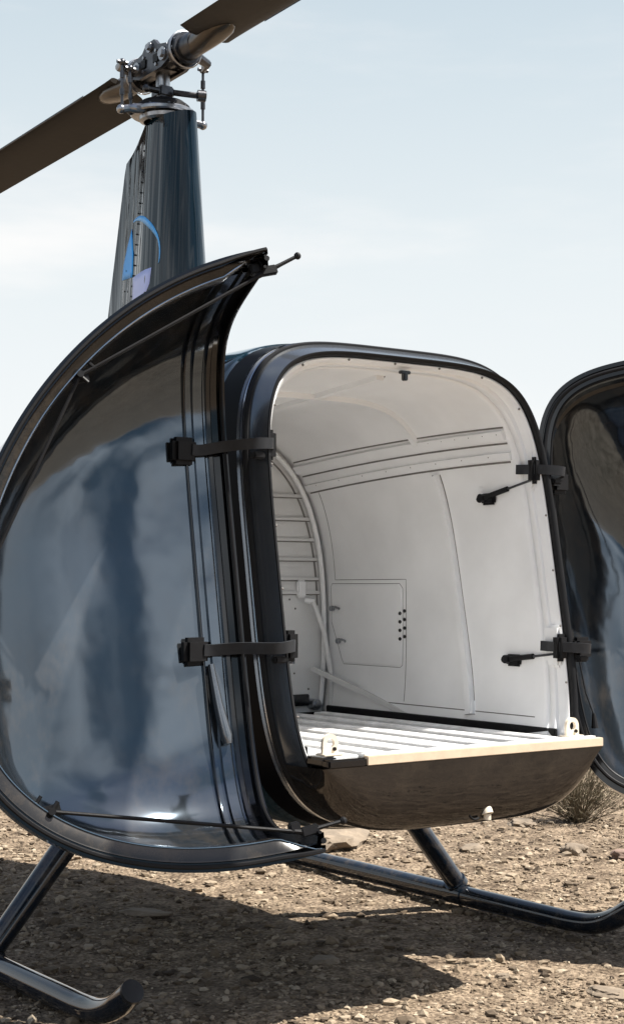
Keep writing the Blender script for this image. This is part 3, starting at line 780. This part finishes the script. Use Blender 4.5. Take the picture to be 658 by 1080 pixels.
# ------------------------------------------------------------------ rotor head
HX, HY, HZ = 0, .766, 3.735
def bz(y): return HZ-.04*(y-HY)
m = MB(); m.cyl((0, HY, 3.40), (0, HY, 3.74), .032, 18); shaft = m.build('rotor_mast', M['steel'], heli)
m = MB()
rows = [[(r*math.cos(a), .735+r*math.sin(a), z) for a in np.linspace(0, 2*math.pi, 33)[:-1]] for r, z in ((.10, 3.455), (.118, 3.462), (.120, 3.478), (.085, 3.488))]
m.grid(rows, cv=True); m.build('fairing_collar', M['steel'], heli, angle=30)
m = MB()
for r, z0, z1 in ((.145, 3.492, 3.516),):
    rows = [[(r_*math.cos(a), HY+r_*math.sin(a), z) for a in np.linspace(0, 2*math.pi, 41)[:-1]] for r_, z in ((.06, z0), (r-.006, z0), (r, z0+.006), (r, z1-.006), (r-.006, z1), (.06, z1))]
    m.grid(rows, cv=True)
for s in (-1, 1):
    m.tube(smooth_path([(s*.11, HY+.03*s, 3.503), (s*.17, HY+.015*s, 3.497), (s*.205, HY, 3.490)], 5), [.022]*5+[.018]*6, 10); m.ball((s*.21, HY, 3.490), .021, 10)
sw = m.build('swashplate', M['steel'], heli, angle=35)
m = MB()
rows = [[(r_*math.cos(a), HY+r_*math.sin(a), z) for a in np.linspace(0, 2*math.pi, 33)[:-1]] for r_, z in ((.125, 3.517), (.122, 3.535), (.095, 3.556), (.06, 3.566), (.03, 3.567))]
m.grid(rows, cv=True); m.build('boot', M['rubber'], sw, angle=40)
dots('bolt', [(.132*math.cos(2*math.pi*k/10), HY+.132*math.sin(2*math.pi*k/10), 3.518) for k in range(10)], sw, M['steeld'], 1.6)
# scissor link and weight low on the mast
m = MB(); m.cyl((.02, HY-.06, 3.59), (.13, HY-.10, 3.585), .014, 10); m.cyl((.12, HY-.10, 3.585), (.155, HY-.112, 3.584), .026, 12); m.box((.0, HY, 3.60), (.075, .085, .05), ch=.008); m.cyl((-.09, HY-.02, 3.60), (-.03, HY-.02, 3.60), .015, 10); m.ball((-.095, HY-.02, 3.60), .018, 8)
m.build('drive_link', M['steeld'], heli, angle=35)
# pitch links
for s, zt, dx, dy in ((-1, 3.70, -.205, 0), (1, 3.745, .21, 0), (-1, 3.69, -.15, .02)):
    m = MB(); a = Vector((dx, HY+dy, 3.495)); b = Vector((dx, HY+dy*1.5, zt))
    m.cyl(a, b, .0065, 10); m.cyl(a+(b-a)*.28, a+(b-a)*.42, .011, 8); m.cyl(a+(b-a)*.66, a+(b-a)*.8, .011, 8)
    m.ball(a, .017, 10); m.ball(b, .017, 10); m.cyl(b-Vector((.025, 0, 0)), b+Vector((.025, 0, 0)), .009, 8)
    m.build('pitch_link', M['steeld'], heli)
# hub: two cheek plates with lightening holes and big bolts
def up(y, dz=0): return bz(y)+dz
hub = MB()
for s in (-1, 1):
    # ring-shaped plate made of segments
    pts = [(-.17, -.035), (-.145, .035), (-.07, .052), (-.035, .085), (.035, .085), (.07, .052), (.145, .035), (.17, -.035), (.10, -.058), (-.10, -.058)]
    o_ = [(s*.066, HY+a, bz(HY+a)+b) for a, b in pts]; i_ = [(s*.048, HY+a, bz(HY+a)+b) for a, b in pts]
    hub.grid([o_, i_], cv=True); hub.add(o_, [tuple(range(10))]); hub.add(i_, [tuple(range(10))[::-1]])
hub.box((0, HY, bz(HY)-.01), (.10, .14, .075), ch=.01); hub.box((0, HY, bz(HY)+.055), (.10, .05, .035), ch=.008)
hb = hub.build('rotor_hub', M['steeld'], heli, angle=30)
m = MB()
for a, b, r in ((0, .058, .024), (-.115, -.005, .030), (.115, -.005, .030)):
    m.cyl((-.085, HY+a, bz(HY+a)+b), (.085, HY+a, bz(HY+a)+b), r*.62, 6); m.cyl((-.074, HY+a, bz(HY+a)+b), (.074, HY+a, bz(HY+a)+b), r, 18)
for a in (-.055, .055):
    for b in (.028, -.034): m.cyl((-.072, HY+a, bz(HY+a)+b), (.072, HY+a, bz(HY+a)+b), .008, 8)
m.build('hub_bolts', M['steel'], hb, angle=30)
m = MB(); m.box((-.069, HY-.055, bz(HY)-.004), (.006, .045, .04), ch=.01); m.box((-.069, HY+.055, bz(HY)-.004), (.006, .045, .04), ch=.01); m.build('hub_pocket', M['rubber'], hb)
for s in (-1, 1):            # s=-1: forward blade, +1: aft blade
    d = lambda k, x=0, dz=0: Vector((x, HY+s*k, bz(HY+s*k)+dz))
    m = MB()
    m.cyl(d(.06), d(.20), .046, 18); m.cyl(d(.165), d(.185), .078, 24); m.cyl(d(.20), d(.222), .070, 24); m.cyl(d(.222), d(.30), .058, 20, .054)
    # pitch horn towards the link
    hx = .21 if s < 0 else -.205
    m.tube([d(.17, .05*(1 if s < 0 else -1), -.0), d(.12, hx*.75, -.01), Vector((hx, HY, (3.745 if s < 0 else 3.70)))], [.024, .02, .014], 10)
    g = m.build('blade_grip', M['steeld'], heli, angle=35)
    m = MB()
    for k in range(10):
        a = 2*math.pi*k/10; m.cyl(d(.150, .064*math.cos(a), .064*math.sin(a)), d(.200, .064*math.cos(a), .064*math.sin(a)), .0075, 6)
    rows = [[d(k, r_*math.cos(a), r_*math.sin(a)) for a in np.linspace(0, 2*math.pi, 25)[:-1]] for r_, k in ((.079, .187), (.084, .191), (.084, .197), (.079, .200))]
    m.grid(rows, cv=True)
    m.build('bearing_ring', M['steel'], g, angle=30)
    # spindle root, boat shaped
    m = MB(); rows = []
    for k, w, h in ((.28, .050, .050), (.33, .052, .050), (.38, .058, .046), (.44, .064, .038), (.50, .056, .028), (.545, .034, .018), (.565, .006, .004)):
        rows.append([d(k, w*math.cos(a)*1.0, h*math.sin(a)-.006) for a in np.linspace(0, 2*math.pi, 21)[:-1]])
    m.grid(rows, cv=True); m.add(rows[0], [tuple(range(20))]); m.build('blade_root', M['gold'], g)
    # blade: aerofoil, cut-back root, twist, coned slightly
    m = MB(); rows = []; ch_ = .285 if s > 0 else .345; lo_ = -.30 if s > 0 else -.42
    af = [(0, 0), (.02, .022), (.08, .045), (.2, .060), (.35, .060), (.6, .042), (.85, .016), (1, .002), (.85, -.008), (.6, -.020), (.35, -.034), (.2, -.036), (.08, -.028), (.02, -.014)]
    lead = -1 if s > 0 else 1
    pit = R(9)
    for k, cs in ((.335, .35), (.40, .72), (.48, 1), (.8, 1), (1.4, 1), (2.4, 1), (3.6, 1), (5.03, 1)):
        row = []; p_ = pit-R(4)*k/5
        for u_, v_ in af:
            # leading edge on the side of rotation; root corner cut away from the trailing side
            xx = (lo_+u_)*ch_
            xx = xx if cs >= 1 else (lo_+u_*cs)*ch_
            zz = v_*ch_*(1 if cs >= 1 else .9)
            X = -lead*xx*-1; X = xx*(1 if s > 0 else -1)
            row.append(d(k, X*math.cos(p_), zz-xx*math.sin(p_)))
        rows.append(row)
    m.grid(rows, cv=True); m.add(rows[-1], [tuple(range(len(af)))]); m.add(rows[0], [tuple(range(len(af)))[::-1]])
    b_ = m.build('rotor_blade', M['blade'], heli, angle=40)
    m = MB(); m.grid([[d(k, ((lo_-.002)*ch_)*(1 if s > 0 else -1)*math.cos(pit-R(4)*k/5)+dx_, -(lo_-.002)*ch_*math.sin(pit-R(4)*k/5)+dz_) for k in (.6, 1.4, 2.4, 3.6, 5.02)] for dx_, dz_ in ((0, .006), (-.002*(1 if s > 0 else -1), 0), (0, -.005))])
    m.build('leading_edge_strip', M['steeld'], b_)

# tail fins and tail rotor (outside the picture)
m = MB()
def fin(x, y0, y1, z0, y2, y3, z1, t=.02):
    m.add([(x-t/2, y0, z0), (x-t/2, y1, z0), (x-t/2, y3, z1), (x-t/2, y2, z1), (x+t/2, y0, z0), (x+t/2, y1, z0), (x+t/2, y3, z1), (x+t/2, y2, z1)], [(0, 1, 2, 3), (7, 6, 5, 4), (0, 4, 5, 1), (1, 5, 6, 2), (2, 6, 7, 3), (3, 7, 4, 0)])
fin(0, 6.35, 6.75, 1.88, 6.75, 7.0, 2.65); fin(0, 6.4, 6.75, 1.80, 6.65, 6.9, 1.3); m.box((.35, 6.2, 1.85), (.7, .32, .018), ch=.006); m.build('tail_fin', M['skin'], heli, smooth=False)
m = MB(); m.cyl((-.04, 6.85, 1.86), (-.22, 6.85, 1.86), .035, 14)
for a in (R(40), R(220)):
    d3 = Vector((0, math.cos(a), math.sin(a))); n3 = Vector((0, -math.sin(a), math.cos(a)))
    m.add([Vector((-.2, 6.85, 1.86))+d3*l+n3*w+Vector((dx, 0, 0)) for l in (.08, .74) for w in (-.06, .06) for dx in (-.006, .006)], [(0, 1, 3, 2), (4, 6, 7, 5), (0, 4, 5, 1), (2, 3, 7, 6), (0, 2, 6, 4), (1, 5, 7, 3)])
m.build('tail_rotor', M['blade'], heli, smooth=False)

# ------------------------------------------------------------------ camera, light, world
cam = bpy.data.cameras.new('camera'); co = bpy.data.objects.new('camera', cam); col.objects.link(co); scene.camera = co
co.location = (-3.466, -5.22, 1.39); yaw = R(35.6); pit = math.atan(80/1647)
co.rotation_euler = (math.pi/2+pit, 0, -yaw)
cam.sensor_fit = 'VERTICAL'; cam.sensor_height = 24; cam.lens = 24*1647/1080; cam.clip_end = 5000; cam.clip_start = .05

sd = Vector((.42, -.40, 1.0)).normalized()
sun = bpy.data.lights.new('sun', 'SUN'); so = bpy.data.objects.new('sun', sun); col.objects.link(so)
sun.energy = 5.0; sun.angle = R(.53); sun.color = (1, .955, .88)
so.rotation_euler = sd.to_track_quat('Z', 'Y').to_euler(); so.location = (4, -4, 10)
w = bpy.data.worlds.new('World'); scene.world = w; w.use_nodes = True; nt = w.node_tree; L = nt.links
bg = nt.nodes['Background']; bg.inputs['Strength'].default_value = .0605
sky = nt.nodes.new('ShaderNodeTexSky'); sky.sky_type = 'NISHITA'; sky.sun_disc = False
sky.sun_elevation = math.asin(sd.z); sky.sun_rotation = math.atan2(sd.x, sd.y); sky.dust_density = 2.0
tc = nt.nodes.new('ShaderNodeTexCoord'); sx = nt.nodes.new('ShaderNodeSeparateXYZ'); L.new(tc.outputs['Generated'], sx.inputs[0])
ramp = nt.nodes.new('ShaderNodeValToRGB'); e = ramp.color_ramp.elements
e[0].position = 0; e[0].color = (1, 1, 1, 1); e[1].position = .85; e[1].color = (0, 0, 0, 1)
for p_, v_ in ((.20, 1.0), (.36, .85), (.5, .35)):
    q_ = e.new(p_); q_.color = (v_, v_, v_, 1)
L.new(sx.outputs['Z'], ramp.inputs[0])
# pale veil colour: whiter low down, faint blue higher
vr = nt.nodes.new('ShaderNodeValToRGB'); e = vr.color_ramp.elements
e[0].position = .0; e[0].color = (.94, .945, .94, 1); e[1].position = .42; e[1].color = (.61, .725, .785, 1)
q_ = e.new(.14); q_.color = (.84, .885, .905, 1)
L.new(sx.outputs['Z'], vr.inputs[0])
mp = nt.nodes.new('ShaderNodeMapping'); mp.inputs['Scale'].default_value = (1.2, 1.2, 5.5); mp.inputs['Rotation'].default_value = (0.1, .12, 0)
L.new(tc.outputs['Generated'], mp.inputs[0])
cn = nt.nodes.new('ShaderNodeTexNoise'); cn.inputs['Scale'].default_value = 2.3; cn.inputs['Detail'].default_value = 9; cn.inputs['Roughness'].default_value = .55
L.new(mp.outputs[0], cn.inputs['Vector'])
cr = nt.nodes.new('ShaderNodeMapRange'); cr.inputs[1].default_value = .43; cr.inputs[2].default_value = .72; cr.interpolation_type = 'SMOOTHSTEP'
L.new(cn.outputs['Fac'], cr.inputs[0])
cm = nt.nodes.new('ShaderNodeMix'); cm.data_type = 'RGBA'; L.new(cr.outputs[0], cm.inputs[0]); L.new(vr.outputs[0], cm.inputs[6]); cm.inputs[7].default_value = (.95, .95, .945, 1)
# the half of the sky behind the photographer is bluer, with separate clouds
dt = nt.nodes.new('ShaderNodeVectorMath'); dt.operation = 'DOT_PRODUCT'; dt.inputs[1].default_value = (.58, .81, 0); L.new(tc.outputs['Generated'], dt.inputs[0])
df = nt.nodes.new('ShaderNodeMapRange'); df.inputs[1].default_value = .55; df.inputs[2].default_value = -.15; df.interpolation_type = 'SMOOTHSTEP'; L.new(dt.outputs['Value'], df.inputs[0])
c2 = nt.nodes.new('ShaderNodeTexNoise'); c2.inputs['Scale'].default_value = 2.1; c2.inputs['Detail'].default_value = 8; c2.inputs['Distortion'].default_value = .6
mp2 = nt.nodes.new('ShaderNodeMapping'); mp2.inputs['Scale'].default_value = (1, 1, 2.2); L.new(tc.outputs['Generated'], mp2.inputs[0]); L.new(mp2.outputs[0], c2.inputs['Vector'])
c3 = nt.nodes.new('ShaderNodeMapRange'); c3.inputs[1].default_value = .40; c3.inputs[2].default_value = .70; c3.interpolation_type = 'SMOOTHSTEP'; L.new(c2.outputs['Fac'], c3.inputs[0])
bm_ = nt.nodes.new('ShaderNodeMix'); bm_.data_type = 'RGBA'; L.new(c3.outputs[0], bm_.inputs[0]); bm_.inputs[6].default_value = (.19, .30, .40, 1); bm_.inputs[7].default_value = (1.5, 1.5, 1.48, 1)
am = nt.nodes.new('ShaderNodeMix'); am.data_type = 'RGBA'; L.new(df.outputs[0], am.inputs[0]); L.new(cm.outputs[2], am.inputs[6]); L.new(bm_.outputs[2], am.inputs[7])
sc = nt.nodes.new('ShaderNodeVectorMath'); sc.operation = 'SCALE'; sc.inputs['Scale'].default_value = 7.5; L.new(am.outputs[2], sc.inputs[0])
fm = nt.nodes.new('ShaderNodeMix'); fm.data_type = 'RGBA'; hc = nt.nodes.new('ShaderNodeMapRange'); hc.inputs[1].default_value = .50; hc.inputs[2].default_value = .66; hc.inputs[4].default_value = .85; hc.interpolation_type = 'SMOOTHSTEP'
n3 = nt.nodes.new('ShaderNodeTexNoise'); n3.inputs['Scale'].default_value = 2.6; n3.inputs['Detail'].default_value = 7; L.new(tc.outputs['Generated'], n3.inputs['Vector']); L.new(n3.outputs['Fac'], hc.inputs[0])
mxx = nt.nodes.new('ShaderNodeMath'); mxx.operation = 'MAXIMUM'; L.new(ramp.outputs[0], mxx.inputs[0]); L.new(hc.outputs[0], mxx.inputs[1])
L.new(mxx.outputs[0], fm.inputs[0]); L.new(sky.outputs[0], fm.inputs[6]); L.new(sc.outputs[0], fm.inputs[7])
L.new(fm.outputs[2], bg.inputs['Color'])
vs = scene.view_settings; vs.view_transform = 'Standard'; vs.look = 'None'; vs.exposure = 1.2; vs.gamma = 1
scene.cycles.max_bounces = 10
